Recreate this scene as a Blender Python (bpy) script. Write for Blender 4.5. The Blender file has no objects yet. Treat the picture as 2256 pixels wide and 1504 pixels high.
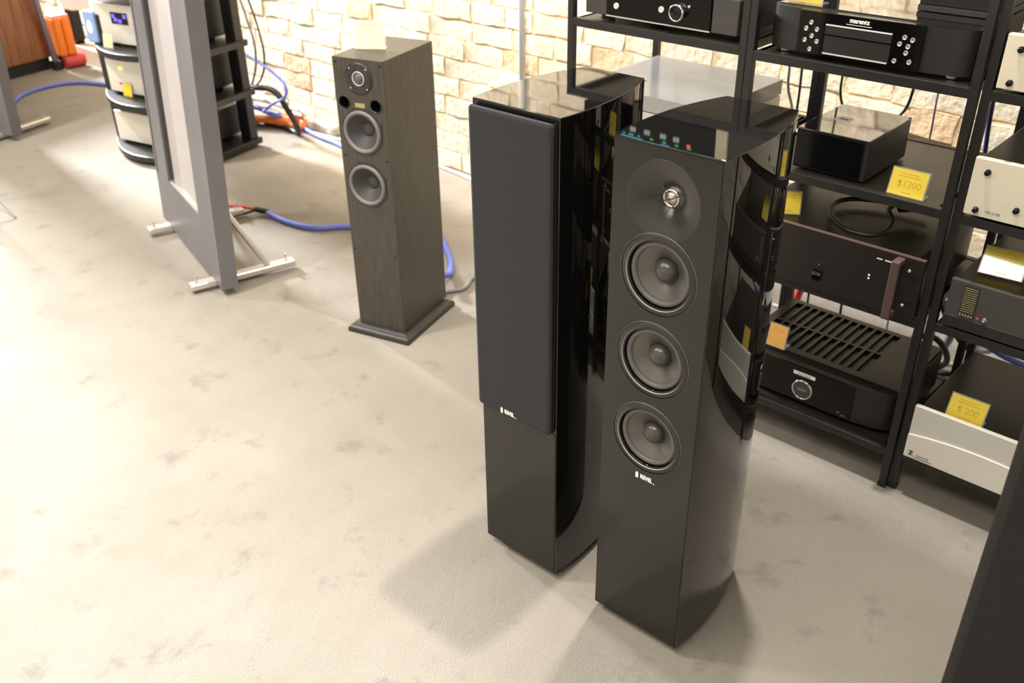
import bpy, bmesh, math, random
from mathutils import Vector, Matrix, noise
random.seed(7)
C = bpy.context.scene.collection
SC = bpy.context.scene

# ---------------------------------------------------------------- camera
cam = bpy.data.cameras.new('camera')
cam.sensor_width = 22.3
cam.lens = 2087.08 / 2256 * 22.3
cam.dof.use_dof = True
cam.dof.focus_distance = 1.75
cam.dof.aperture_fstop = 3.2
cam.clip_start = 0.02
co = bpy.data.objects.new('camera', cam)
C.objects.link(co)
R_ = Vector((0.738, 0.675, -0.014)).normalized()
F_ = Vector((-0.5862, 0.6303, -0.5091)).normalized()
U_ = R_.cross(F_).normalized()
R_ = F_.cross(U_).normalized()
co.matrix_world = Matrix(((R_.x, U_.x, -F_.x, 0), (R_.y, U_.y, -F_.y, 0), (R_.z, U_.z, -F_.z, 1.5347), (0, 0, 0, 1)))
SC.camera = co

# ---------------------------------------------------------------- world, lights, exposure
w = bpy.data.worlds.new('world')
SC.world = w
w.use_nodes = True
w.node_tree.nodes['Background'].inputs[0].default_value = (1.0, 0.93, 0.82, 1)
w.node_tree.nodes['Background'].inputs[1].default_value = 0.05
SC.view_settings.view_transform = 'Standard'
SC.view_settings.look = 'None'
SC.view_settings.gamma = 1
SC.view_settings.exposure = 0.1
SC.view_settings.use_curve_mapping = False

WARM = (1.0, 0.87, 0.70)
NEUT = (1.0, 0.955, 0.885)
COOL = (0.93, 0.96, 1.0)

def spot(name, loc, to, power, angle, blend, radius, col):
    l = bpy.data.lights.new(name, 'SPOT')
    l.energy = power
    l.spot_size = math.radians(angle)
    l.spot_blend = blend
    l.shadow_soft_size = radius
    l.color = col
    o = bpy.data.objects.new(name, l)
    C.objects.link(o)
    o.location = loc
    d = Vector(to) - Vector(loc)
    o.rotation_euler = d.to_track_quat('-Z', 'Y').to_euler()
    return o

def area(name, loc, to, power, sx, sy, col, spread=180):
    l = bpy.data.lights.new(name, 'AREA')
    l.shape = 'RECTANGLE'
    l.size, l.size_y = sx, sy
    l.energy = power
    l.color = col
    l.spread = math.radians(spread)
    o = bpy.data.objects.new(name, l)
    C.objects.link(o)
    o.location = loc
    d = Vector(to) - Vector(loc)
    o.rotation_euler = d.to_track_quat('-Z', 'Y').to_euler()
    return o

# track light above the pair of black speakers (casts their short shadows to the front)
spot('track_lamp', (-1.005, 1.777, 3.42), (-0.92, 1.15, 0), 320, 78, 0.7, 0.05, NEUT)
# daylight from the shop front far on the left
area('shop_front_daylight', (-9.3, 2.15, 3.1), (-1.8, 0.9, 0.3), 580, 0.8, 0.6, COOL, 100)
# ceiling lamps above the open floor on the left
spot('floor_lamp_beam', (-2.7, 0.0, 3.45), (-2.4, 0.3, 0), 430, 80, 0.9, 0.15, NEUT)
spot('floor_lamp_beam', (-4.6, 0.4, 3.45), (-4.2, 0.7, 0), 430, 80, 0.9, 0.15, NEUT)
# wall-washing track lamps
for x, p in ((-5.6, 240), (-4.3, 660), (-3.1, 620), (-1.9, 450), (-0.6, 380)):
    spot('wall_washer', (x, 1.5, 3.4), (x, 2.87, 1.2), p, 46, 0.8, 0.05, WARM)
# broad ceiling panels over the room
area('ceiling_panel', (-0.6, -0.6, 3.43), (-0.6, -0.6, 0), 85, 2.4, 1.2, NEUT)
area('ceiling_panel', (-3.6, -1.2, 3.43), (-3.6, -1.2, 0), 80, 2.4, 1.2, NEUT)

# ---------------------------------------------------------------- materials
def mat(name, col, rough=0.5, metal=0.0, spec=0.5, coat=0.0, var=0.0, vscale=8.0, stretch=(1, 1, 1), bump=0.0, bscale=60.0,
        emit=None, estr=0.0, alpha=1.0, trans=0.0, col2=None, randobj=0.0):
    m = bpy.data.materials.new(name)
    m.use_nodes = True
    nt = m.node_tree
    b = nt.nodes['Principled BSDF']
    b.inputs['Base Color'].default_value = (*col, 1)
    b.inputs['Roughness'].default_value = rough
    b.inputs['Metallic'].default_value = metal
    b.inputs['Specular IOR Level'].default_value = spec
    b.inputs['Coat Weight'].default_value = coat
    b.inputs['Coat Roughness'].default_value = 0.03
    b.inputs['Alpha'].default_value = alpha
    b.inputs['Transmission Weight'].default_value = trans
    if emit:
        b.inputs['Emission Color'].default_value = (*emit, 1)
        b.inputs['Emission Strength'].default_value = estr
    if var > 0 or bump > 0 or randobj > 0:
        tc = nt.nodes.new('ShaderNodeTexCoord')
        mp = nt.nodes.new('ShaderNodeMapping')
        mp.inputs['Scale'].default_value = stretch
        nt.links.new(tc.outputs['Object'], mp.inputs[0])
    if var > 0:
        n = nt.nodes.new('ShaderNodeTexNoise')
        n.inputs['Scale'].default_value = vscale
        n.inputs['Detail'].default_value = 5
        nt.links.new(mp.outputs[0], n.inputs['Vector'])
        mr = nt.nodes.new('ShaderNodeMapRange')
        mr.inputs[1].default_value = 0.3
        mr.inputs[2].default_value = 0.7
        nt.links.new(n.outputs[0], mr.inputs[0])
        mx = nt.nodes.new('ShaderNodeMix')
        mx.data_type = 'RGBA'
        mx.inputs[6].default_value = (*[c * (1 - var) for c in col], 1)
        mx.inputs[7].default_value = (*(col2 or [min(1, c * (1 + var)) for c in col]), 1)
        nt.links.new(mr.outputs[0], mx.inputs[0])
        out = mx.outputs[2]
        if randobj > 0:
            oi = nt.nodes.new('ShaderNodeObjectInfo')
            hs = nt.nodes.new('ShaderNodeMapRange')
            hs.inputs[3].default_value = 1 - randobj
            hs.inputs[4].default_value = 1.0
            nt.links.new(oi.outputs['Random'], hs.inputs[0])
            m2 = nt.nodes.new('ShaderNodeVectorMath')
            m2.operation = 'SCALE'
            nt.links.new(out, m2.inputs[0])
            nt.links.new(hs.outputs[0], m2.inputs['Scale'])
            out = m2.outputs[0]
        nt.links.new(out, b.inputs['Base Color'])
    if bump > 0:
        n2 = nt.nodes.new('ShaderNodeTexNoise')
        n2.inputs['Scale'].default_value = bscale
        n2.inputs['Detail'].default_value = 4
        nt.links.new(mp.outputs[0], n2.inputs['Vector'])
        bp = nt.nodes.new('ShaderNodeBump')
        bp.inputs['Strength'].default_value = bump
        bp.inputs['Distance'].default_value = 0.01
        nt.links.new(n2.outputs[0], bp.inputs['Height'])
        nt.links.new(bp.outputs[0], b.inputs['Normal'])
    return m

def carpet_mat():
    m = bpy.data.materials.new('carpet')
    m.use_nodes = True
    nt = m.node_tree
    b = nt.nodes['Principled BSDF']
    b.inputs['Roughness'].default_value = 0.95
    b.inputs['Specular IOR Level'].default_value = 0.15
    tc = nt.nodes.new('ShaderNodeTexCoord')
    def nz(scale, detail, rough=0.55, lo=0.35, hi=0.65, dist=0.0):
        n = nt.nodes.new('ShaderNodeTexNoise')
        n.inputs['Scale'].default_value = scale
        n.inputs['Detail'].default_value = detail
        n.inputs['Roughness'].default_value = rough
        n.inputs['Distortion'].default_value = dist
        nt.links.new(tc.outputs['Object'], n.inputs['Vector'])
        r = nt.nodes.new('ShaderNodeMapRange')
        r.inputs[1].default_value = lo
        r.inputs[2].default_value = hi
        nt.links.new(n.outputs[0], r.inputs[0])
        return n, r
    def mix(f, a, c):
        x = nt.nodes.new('ShaderNodeMix')
        x.data_type = 'RGBA'
        nt.links.new(f, x.inputs[0])
        for v, i in ((a, 6), (c, 7)):
            if isinstance(v, tuple):
                x.inputs[i].default_value = (*v, 1)
            else:
                nt.links.new(v, x.inputs[i])
        return x.outputs[2]
    _, big = nz(2.2, 5, 0.6, 0.35, 0.68)
    _, mid = nz(8.5, 7, 0.66, 0.57, 0.70, 0.25)
    _, fine = nz(260, 2, 0.5, 0.25, 0.75)
    c = mix(big.outputs[0], (0.300, 0.268, 0.222), (0.350, 0.318, 0.270))
    mm = nt.nodes.new('ShaderNodeMath')
    mm.operation = 'MULTIPLY'
    mm.inputs[1].default_value = 0.72
    nt.links.new(mid.outputs[0], mm.inputs[0])
    c = mix(mm.outputs[0], c, (0.205, 0.188, 0.165))
    mf = nt.nodes.new('ShaderNodeMath')
    mf.operation = 'MULTIPLY'
    mf.inputs[1].default_value = 0.28
    nt.links.new(fine.outputs[0], mf.inputs[0])
    c = mix(mf.outputs[0], c, (0.18, 0.162, 0.135))
    nt.links.new(c, b.inputs['Base Color'])
    n1, _ = nz(330, 3)
    n2, _ = nz(9, 5)
    ad = nt.nodes.new('ShaderNodeMath')
    ad.operation = 'MULTIPLY_ADD'
    ad.inputs[1].default_value = 1.6
    nt.links.new(n2.outputs[0], ad.inputs[0])
    nt.links.new(n1.outputs[0], ad.inputs[2])
    bp = nt.nodes.new('ShaderNodeBump')
    bp.inputs['Strength'].default_value = 0.55
    bp.inputs['Distance'].default_value = 0.006
    nt.links.new(ad.outputs[0], bp.inputs['Height'])
    nt.links.new(bp.outputs[0], b.inputs['Normal'])
    return m

M = dict(
    carpet=carpet_mat(),
    brick=mat('painted brick', (0.84, 0.74, 0.56), 0.85, var=0.12, vscale=14, bump=0.7, bscale=38, col2=(0.90, 0.83, 0.69), randobj=0.12),
    brick_tan=mat('bare tan brick', (0.66, 0.47, 0.28), 0.9, var=0.2, vscale=12, bump=0.7, bscale=38, col2=(0.76, 0.60, 0.42)),
    mortar=mat('mortar', (0.70, 0.57, 0.39), 0.95, var=0.25, vscale=20, bump=0.6, bscale=50),
    plaster=mat('plaster', (0.62, 0.58, 0.52), 0.9, var=0.04),
    ceil=mat('ceiling paint', (0.30, 0.28, 0.26), 0.9, var=0.05),
    gloss=mat('piano black lacquer', (0.006, 0.0058, 0.0055), 0.03, spec=0.55, coat=0.25),
    baffle=mat('black lacquer front', (0.009, 0.0085, 0.007), 0.11, spec=0.5, coat=0.12),
    cloth=mat('black grille cloth', (0.036, 0.0355, 0.038), 0.92, spec=0.25, var=0.10, vscale=500, bump=0.25, bscale=900),
    cloth2=mat('charcoal cloth', (0.021, 0.019, 0.0195), 0.9, spec=0.25, var=0.10, vscale=500, bump=0.25, bscale=900),
    rubber=mat('black rubber', (0.012, 0.012, 0.012), 0.6, var=0.1),
    surround=mat('grey rubber surround', (0.10, 0.095, 0.088), 0.42, var=0.05),
    cone=mat('dark metal cone', (0.13, 0.122, 0.11), 0.30, metal=0.6, var=0.06),
    dome=mat('dark dust cap', (0.075, 0.070, 0.064), 0.28, metal=0.3, var=0.05),
    trimring=mat('satin trim ring', (0.62, 0.60, 0.58), 0.42, metal=0.0, var=0.05),
    edgehighlight=mat('painted edge highlight', (0.10, 0.098, 0.095), 0.35, var=0.05),
    flange=mat('dark flange', (0.022, 0.021, 0.020), 0.35, var=0.05),
    guide=mat('satin black waveguide', (0.020, 0.0185, 0.016), 0.24, spec=0.6, var=0.04),
    silverdome=mat('silver dome', (0.75, 0.70, 0.62), 0.18, metal=1.0, var=0.03),
    chrome=mat('chrome', (0.78, 0.77, 0.75), 0.15, metal=1.0, var=0.03),
    veneer=mat('black ash veneer', (0.050, 0.043, 0.032), 0.38, spec=0.5, var=0.35, vscale=30, stretch=(6, 6, 0.35), bump=0.06, bscale=90),
    plinth=mat('satin black plinth', (0.030, 0.028, 0.025), 0.32, var=0.1),
    greycone=mat('grey paper cone', (0.060, 0.056, 0.055), 0.6, var=0.06),
    greysurr=mat('light grey foam surround', (0.17, 0.155, 0.15), 0.55, var=0.06),
    hole=mat('port interior', (0.004, 0.004, 0.004), 0.35),
    gold=mat('gold badge', (0.42, 0.36, 0.18), 0.4, metal=0.5, var=0.1),
    panel=mat('grey panel frame', (0.150, 0.142, 0.150), 0.42, var=0.05, vscale=4),
    paneldark=mat('dark groove and recess shade', (0.05, 0.045, 0.045), 0.6),  # slot colour, also the painted shade in the grille recess
    pgrille=mat('pale grey grille fabric', (0.42, 0.385, 0.37), 0.9, var=0.06, vscale=300, bump=0.2, bscale=700),
    alu=mat('brushed aluminium', (0.70, 0.66, 0.60), 0.32, metal=0.75, var=0.06),
    rack=mat('black powder coat', (0.0135, 0.0128, 0.0118), 0.40, var=0.12, vscale=30, bump=0.05, bscale=300),
    shelf=mat('black wood shelf board', (0.026, 0.022, 0.016), 0.36, var=0.3, vscale=20, stretch=(0.4, 8, 4)),
    comp=mat('matte black component', (0.0145, 0.0138, 0.0125), 0.42, var=0.08),
    compgloss=mat('gloss black fascia', (0.004, 0.004, 0.004), 0.08, spec=0.32),
    darkglass=mat('dark glass', (0.003, 0.0035, 0.004), 0.10, spec=0.18),
    complid=mat('black gloss lid', (0.012, 0.011, 0.010), 0.07, spec=1.0, coat=0.6),
    lidsat=mat('satin black lid', (0.011, 0.010, 0.0075), 0.32, spec=0.35, var=0.08),
    brown=mat('dark brown anodised', (0.0135, 0.0090, 0.0082), 0.42, var=0.12, vscale=12),
    handle=mat('mauve anodised handle', (0.16, 0.105, 0.10), 0.38, metal=0.4, var=0.05),
    cream=mat('cream champagne fascia', (0.78, 0.72, 0.56), 0.42, metal=0.15, var=0.03),
    silver=mat('silver fascia', (0.70, 0.68, 0.62), 0.42, metal=0.15, var=0.03),
    silverhi=mat('silver fascia light', (0.84, 0.80, 0.71), 0.40, metal=0.15, var=0.03),
    darkgrey=mat('dark grey fascia', (0.055, 0.052, 0.047), 0.45, var=0.08),
    white=mat('white print', (0.85, 0.83, 0.80), 0.5),
    whiteglow=mat('white indicator', (0.9, 0.9, 0.9), 0.4, emit=(1, 0.98, 0.95), estr=0.8),
    greyprint=mat('grey print', (0.20, 0.19, 0.18), 0.5),
    blackprint=mat('black print', (0.02, 0.02, 0.02), 0.5),
    redprint=mat('red ink', (0.55, 0.10, 0.05), 0.6),
    ink=mat('amber ink', (0.55, 0.30, 0.02), 0.6),
    yellow=mat('yellow card', (0.92, 0.70, 0.06), 0.55),
    orange=mat('orange card', (0.90, 0.48, 0.12), 0.6, var=0.05),
    brightcard=mat('sleeved yellow card', (0.92, 0.74, 0.10), 0.12, spec=1.0, coat=1.0),
    pale=mat('pale yellow card', (0.90, 0.83, 0.55), 0.6, var=0.04),
    smoke=mat('smoked acrylic', (0.50, 0.49, 0.48), 0.14, alpha=0.72, spec=0.6),
    clear=mat('clear acrylic', (0.9, 0.92, 0.92), 0.05, alpha=0.22, spec=0.7),
    cream2=mat('turntable plinth silver', (0.66, 0.63, 0.60), 0.35, metal=0.3),
    blueled=mat('blue light', (0.1, 0.3, 0.8), 0.4, emit=(0.12, 0.42, 1.0), estr=3.5),
    greenled=mat('green light', (0.05, 0.5, 0.2), 0.4, emit=(0.03, 0.75, 0.22), estr=2.5),
    redled=mat('red light', (0.8, 0.05, 0.05), 0.4, emit=(1.0, 0.06, 0.05), estr=4),
    limeled=mat('lime light', (0.5, 0.9, 0.1), 0.4, emit=(0.6, 1.0, 0.1), estr=1.2),
    violet=mat('violet display', (0.05, 0.04, 0.3), 0.3, emit=(0.16, 0.10, 1.0), estr=1.6),
    greydot=mat('grey screen', (0.3, 0.3, 0.32), 0.4, emit=(0.5, 0.5, 0.55), estr=1.0),
    navycable=mat('navy cable', (0.02, 0.025, 0.12), 0.5),
    bluecable=mat('blue braided sleeve', (0.15, 0.19, 0.64), 0.55, var=0.15, vscale=120),
    redcable=mat('red cable', (0.65, 0.06, 0.04), 0.5),
    blackcable=mat('black cable', (0.012, 0.012, 0.013), 0.45),
    greycable=mat('grey cable', (0.22, 0.22, 0.23), 0.45),
    whitecable=mat('white cable', (0.80, 0.77, 0.72), 0.5),
    orangecable=mat('orange cable', (0.85, 0.22, 0.04), 0.5),
    wood=mat('walnut veneer', (0.25, 0.095, 0.035), 0.45, var=0.35, vscale=9, stretch=(5, 5, 0.4)),
    tolex=mat('orange vinyl', (0.90, 0.21, 0.012), 0.5, var=0.10, vscale=20),
    pinktop=mat('pale coral vinyl', (0.88, 0.42, 0.33), 0.4, var=0.05),
    redvinyl=mat('red vinyl', (0.62, 0.07, 0.06), 0.45, var=0.1),
    bluebox=mat('pale blue plastic', (0.30, 0.45, 0.80), 0.4, var=0.06),
    linen=mat('white cloth', (0.82, 0.80, 0.78), 0.85, var=0.05, bump=0.15, bscale=80),
    beige=mat('beige board', (0.55, 0.45, 0.33), 0.7, var=0.1),
    conduit=mat('grey conduit', (0.52, 0.52, 0.54), 0.5, var=0.05),
    stone=mat('grey rubble stone', (0.45, 0.42, 0.35), 0.9, var=0.25, vscale=20, bump=0.5, bscale=40),
)

# ---------------------------------------------------------------- mesh helpers
class B:
    """collects geometry for one mesh object"""
    def __init__(self):
        self.bm = bmesh.new()
    def box(self, x0, x1, y0, y1, z0, z1, mtx=None):
        vs = [self.bm.verts.new(Vector(p)) for p in ((x0, y0, z0), (x1, y0, z0), (x1, y1, z0), (x0, y1, z0), (x0, y0, z1), (x1, y0, z1), (x1, y1, z1), (x0, y1, z1))]
        for f in ((3, 2, 1, 0), (4, 5, 6, 7), (0, 1, 5, 4), (1, 2, 6, 5), (2, 3, 7, 6), (3, 0, 4, 7)):
            self.bm.faces.new([vs[i] for i in f])
        if mtx:
            for v in vs:
                v.co = mtx @ v.co
        return self
    def prism(self, pts, a0, a1, axis='z'):
        """polygon pts (2D, ccw) extruded along an axis"""
        def P(u, v, a):
            return {'z': (u, v, a), 'y': (u, a, v), 'x': (a, u, v)}[axis]
        lo = [self.bm.verts.new(P(u, v, a0)) for u, v in pts]
        hi = [self.bm.verts.new(P(u, v, a1)) for u, v in pts]
        n = len(pts)
        self.bm.faces.new(lo[::-1])
        self.bm.faces.new(hi)
        for i in range(n):
            self.bm.faces.new((lo[i], lo[(i + 1) % n], hi[(i + 1) % n], hi[i]))
        return self
    def lathe(self, prof, seg=40, c=(0, 0, 0), axis='y', cap0=False, cap1=False):
        """prof: (radius, t); t runs along -y (towards the viewer), +z or +x"""
        rings = []
        for r, t in prof:
            ring = []
            for k in range(seg):
                a = 2 * math.pi * k / seg
                u, v = r * math.cos(a), r * math.sin(a)
                p = {'y': (u, -t, v), 'z': (u, v, t), 'x': (t, u, v)}[axis]
                ring.append(self.bm.verts.new(Vector(p) + Vector(c)))
            rings.append(ring)
        for i in range(len(rings) - 1):
            for k in range(seg):
                self.bm.faces.new((rings[i][k], rings[i][(k + 1) % seg], rings[i + 1][(k + 1) % seg], rings[i + 1][k]))
        if cap0:
            self.bm.faces.new(rings[0][::-1])
        if cap1:
            self.bm.faces.new(rings[-1])
        return self
    def rod(self, p, q, r, seg=8):
        p, q = Vector(p), Vector(q)
        d = (q - p).normalized()
        u = d.orthogonal().normalized()
        v = d.cross(u)
        a = [self.bm.verts.new(p + r * (math.cos(t) * u + math.sin(t) * v)) for t in [2 * math.pi * k / seg for k in range(seg)]]
        b = [self.bm.verts.new(q + r * (math.cos(t) * u + math.sin(t) * v)) for t in [2 * math.pi * k / seg for k in range(seg)]]
        self.bm.faces.new(a[::-1])
        self.bm.faces.new(b)
        for k in range(seg):
            self.bm.faces.new((a[k], a[(k + 1) % seg], b[(k + 1) % seg], b[k]))
        return self
    def out(self, name, m, parent=None, bevel=0.0, smooth=False, seg=2, ang=35):
        bmesh.ops.recalc_face_normals(self.bm, faces=self.bm.faces)
        me = bpy.data.meshes.new(name)
        self.bm.to_mesh(me)
        self.bm.free()
        me.materials.append(m)
        o = bpy.data.objects.new(name, me)
        C.objects.link(o)
        if parent:
            o.parent = parent
        if smooth:
            for p in me.polygons:
                p.use_smooth = True
        if bevel > 0:
            md = o.modifiers.new('bevel', 'BEVEL')
            md.width = bevel
            md.segments = seg
            md.limit_method = 'ANGLE'
            md.angle_limit = math.radians(ang)
            md.harden_normals = False
        return o

def box(name, m, parent, x0, x1, y0, y1, z0, z1, bevel=0.0):
    return B().box(x0, x1, y0, y1, z0, z1).out(name, m, parent, bevel)

def lathe(name, m, parent, prof, c=(0, 0, 0), axis='y', seg=40, cap0=False, cap1=False, smooth=True):
    return B().lathe(prof, seg, c, axis, cap0, cap1).out(name, m, parent, smooth=smooth)

def smooth_by_angle(o, deg=35):
    me = o.data
    bm = bmesh.new()
    bm.from_mesh(me)
    for f in bm.faces:
        f.smooth = True
    for e in bm.edges:
        if len(e.link_faces) == 2 and e.calc_face_angle(0) > math.radians(deg):
            e.smooth = False
    bm.to_mesh(me)
    bm.free()

def to_mesh(o, name):
    dg = bpy.context.evaluated_depsgraph_get()
    bpy.context.view_layer.update()
    dg = bpy.context.evaluated_depsgraph_get()
    dg.update()
    me = bpy.data.meshes.new_from_object(o.evaluated_get(dg))
    me.name = name
    return me

def tube(name, pts, r, m, parent=None, cyclic=False):
    cu = bpy.data.curves.new(name, 'CURVE')
    cu.dimensions = '3D'
    cu.bevel_depth = r
    cu.bevel_resolution = 2
    cu.resolution_u = 6
    cu.use_fill_caps = True
    sp = cu.splines.new('BEZIER')
    sp.bezier_points.add(len(pts) - 1)
    for bp, p in zip(sp.bezier_points, pts):
        bp.co = p
        bp.handle_left_type = bp.handle_right_type = 'AUTO'
    sp.use_cyclic_u = cyclic
    t = bpy.data.objects.new(name + '_curve', cu)
    C.objects.link(t)
    me = to_mesh(t, name)
    bpy.data.objects.remove(t)
    me.materials.clear()
    me.materials.append(m)
    for p in me.polygons:
        p.use_smooth = True
    o = bpy.data.objects.new(name, me)
    C.objects.link(o)
    if parent:
        o.parent = parent
    return o

def text(name, s, size, m, parent, loc, rot=(math.pi / 2, 0, 0), extrude=0.0003, align='CENTER', sx=1.0, shear=0.0, bold=0.0):
    cu = bpy.data.curves.new(name, 'FONT')
    cu.body = s
    cu.size = size
    cu.extrude = extrude
    cu.align_x = align
    cu.align_y = 'CENTER'
    cu.shear = shear
    cu.offset = bold
    cu.resolution_u = 3
    t = bpy.data.objects.new(name + '_txt', cu)
    C.objects.link(t)
    me = to_mesh(t, name)
    bpy.data.objects.remove(t)
    me.materials.clear()
    me.materials.append(m)
    o = bpy.data.objects.new(name, me)
    C.objects.link(o)
    o.parent = parent
    o.location = loc
    o.rotation_euler = rot
    o.scale = (sx, 1, 1)
    return o

def boolcut(o, cutters):
    for c in cutters:
        c.parent = o.parent
        md = o.modifiers.new('cut', 'BOOLEAN')
        md.operation = 'DIFFERENCE'
        md.solver = 'EXACT'
        md.object = c
    me = to_mesh(o, o.name)
    o.modifiers.clear()
    o.data = me
    for c in cutters:
        bpy.data.objects.remove(c)

def cyl_cutter(r, x, z, y0, y1, parent=None, seg=48):
    o = B().lathe([(r, -y1), (r, -y0)], seg, (x, 0, z), 'y', True, True).out('cutter', M['hole'])
    return o

def thing(name, label, cat, loc=(0, 0, 0), rz=0.0, group=None, rx=0.0):
    o = bpy.data.objects.new(name, None)
    o.empty_display_size = 0.05
    C.objects.link(o)
    o.location = loc
    o.rotation_euler = (rx, 0, rz)
    o['label'] = label
    o['category'] = cat
    if group:
        o['group'] = group
    return o

def tag(o, label, cat, group=None):
    o['label'] = label
    o['category'] = cat
    if group:
        o['group'] = group
    return o

def struct(o):
    o['kind'] = 'structure'
    return o

# ================================================================ THE SETTING
WY = 2.872
struct(box('floor', M['carpet'], None, -9.6, 2.8, -3.2, 3.05, -0.05, 0.0))
struct(box('ceiling', M['ceil'], None, -9.6, 2.8, -3.2, 3.05, 3.5, 3.55))
struct(box('wall_left', M['plaster'], None, -9.7, -9.6, -3.2, 3.05, 0.0, 3.5))
struct(box('wall_right', M['plaster'], None, 2.8, 2.9, -3.2, 3.05, 0.0, 3.5))
struct(box('wall_front', M['plaster'], None, -9.6, 2.8, -3.3, -3.2, 0.0, 3.5))
wall = struct(box('wall_back', M['mortar'], None, -9.6, 2.8, WY + 0.006, 3.05, 0.0, 3.5))

# bricks: each one seen in the photograph is its own part; shared mesh data
def brick_mesh(seed, w, h, d):
    rnd = random.Random(seed)
    bm = bmesh.new()
    nx, nz = 3, 2
    g = []
    for i in range(nx + 1):
        col = []
        for k in range(nz + 1):
            ex = (abs(i / nx - .5) > .49) + (abs(k / nz - .5) > .49)
            x = (i / nx - .5) * w + rnd.uniform(-.006, .006)
            z = (k / nz - .5) * h + rnd.uniform(-.005, .005)
            y = -d * (0.88 if ex else 1.0) + rnd.uniform(-.0028, .0028)
            col.append(bm.verts.new((x, y, z)))
        g.append(col)
    for i in range(nx):
        for k in range(nz):
            f = bm.faces.new((g[i][k], g[i + 1][k], g[i + 1][k + 1], g[i][k + 1]))
            f.smooth = True
    rim = [g[i][0] for i in range(nx + 1)] + [g[nx][k] for k in range(1, nz + 1)] + [g[i][nz] for i in range(nx - 1, -1, -1)] + [g[0][k] for k in range(nz - 1, 0, -1)]
    back = [bm.verts.new((v.co.x, 0.0, v.co.z)) for v in rim]
    n = len(rim)
    for i in range(n):
        bm.faces.new((rim[i], back[i], back[(i + 1) % n], rim[(i + 1) % n]))
    bmesh.ops.recalc_face_normals(bm, faces=bm.faces)
    for e in bm.edges:
        if len(e.link_faces) == 2 and e.calc_face_angle(0) > 0.7:
            e.smooth = False
    me = bpy.data.meshes.new('brick')
    bm.to_mesh(me)
    bm.free()
    return me

BH = 0.084
BMESH = {}
for wi, ww in enumerate((0.15, 0.19, 0.225, 0.255)):
    for s in range(3):
        for mk in ('brick', 'brick_tan'):
            me = brick_mesh(wi * 10 + s, ww - 0.010, BH - 0.008, 0.020)
            me.materials.append(M[mk])
            BMESH[(wi, s, mk)] = me
WID = (0.15, 0.19, 0.225, 0.255)
nb = 0
upper = bmesh.new()
def put_brick(x, z, wi, s, mk, single):
    global nb
    me = BMESH[(wi, s, mk)]
    if single:
        o = bpy.data.objects.new('brick', me)
        C.objects.link(o)
        o.parent = wall
        o.location = (x, WY + 0.016 + random.uniform(-.003, .005), z)
        o.rotation_euler = (0, random.uniform(-.012, .012), 0)
        nb += 1
    else:
        k = len(upper.verts)
        upper.from_mesh(me)
        upper.verts.ensure_lookup_table()
        off = Vector((x, WY + 0.016 + random.uniform(-.003, .005), z))
        for v in upper.verts[k:]:
            v.co += off
for r in range(30):
    z = BH * (r + 0.5) + 0.004
    x = -7.4 - random.uniform(0, .2)
    while x < 0.9:
        wi = random.choice((0, 1, 1, 2, 2, 2, 3))
        xc = x + WID[wi] / 2
        x += WID[wi]
        lim = r < 13 and -4.72 < xc < -0.42
        mk = 'brick_tan' if random.random() < 0.10 else 'brick'
        put_brick(xc, z, wi, random.randrange(3), mk, lim and nb < 298)
me = bpy.data.meshes.new('brick_courses')
upper.to_mesh(me)
upper.free()
me.materials.append(M['brick'])
o = bpy.data.objects.new('brick_courses', me)
C.objects.link(o)
o.parent = wall
o['kind'] = 'stuff'
# low beige board along the wall behind the left corner
struct(box('baseboard_back', M['beige'], None, -7.2, -5.35, 2.70, 2.84, 0.0, 0.10, 0.004))

# ================================================================ BLACK GLOSS TOWER SPEAKERS
SW, SD, SWB, SH = 0.203, 0.294, 0.138, 1.05
SIDE = ((0.0, 0.1005), (0.02, 0.1035), (0.045, 0.1060), (0.075, 0.1072), (0.10, 0.1072), (0.13, 0.1060), (0.155, 0.1040), (0.175, 0.1015),
        (0.193, 0.0985), (0.217, 0.0935), (0.240, 0.0873), (0.255, 0.0829), (0.268, 0.0785), (0.281, 0.0738), (0.294, 0.0688))
def tower_profile():
    """plan outline: sides that swell and then taper to the back"""
    return [(w_, y) for y, w_ in SIDE] + [(-w_, y) for y, w_ in SIDE[::-1]]

def woofer(parent, z, x=0.0):
    wf = lathe('woofer', M['flange'], parent, [(0.0745, 0.0), (0.0738, 0.0022), (0.0640, 0.0026)], (x, 0, z), seg=64)
    lathe('edge_highlight', M['edgehighlight'], wf, [(0.0749, 0.0), (0.0744, 0.0026), (0.0736, 0.0027)], (x, 0, z), seg=64)  # paler rim colour stands in for the highlight on the flange edge
    lathe('trim_ring', M['trimring'], wf, [(0.0640, 0.0026), (0.0603, -0.0060), (0.0602, -0.012)], (x, 0, z), seg=64)
    prof = []
    for i in range(11):
        a = math.pi * i / 10
        prof.append((0.0540 + 0.0058 * math.cos(a), -0.0095 + 0.0068 * math.sin(a)))
    lathe('surround', M['surround'], wf, prof, (x, 0, z), seg=64)
    lathe('cone', M['cone'], wf, [(0.0484, -0.0095), (0.040, -0.0135), (0.030, -0.0195), (0.019, -0.027)], (x, 0, z), seg=64)
    prof = []
    for i in range(9):
        a = math.pi / 2 * i / 8
        prof.append((max(0.0212 * math.cos(a), 0.0004), -0.025 + 0.0185 * math.sin(a)))
    lathe('dust_cap', M['dome'], wf, prof, (x, 0, z), seg=40, cap1=True)
    return wf

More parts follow.
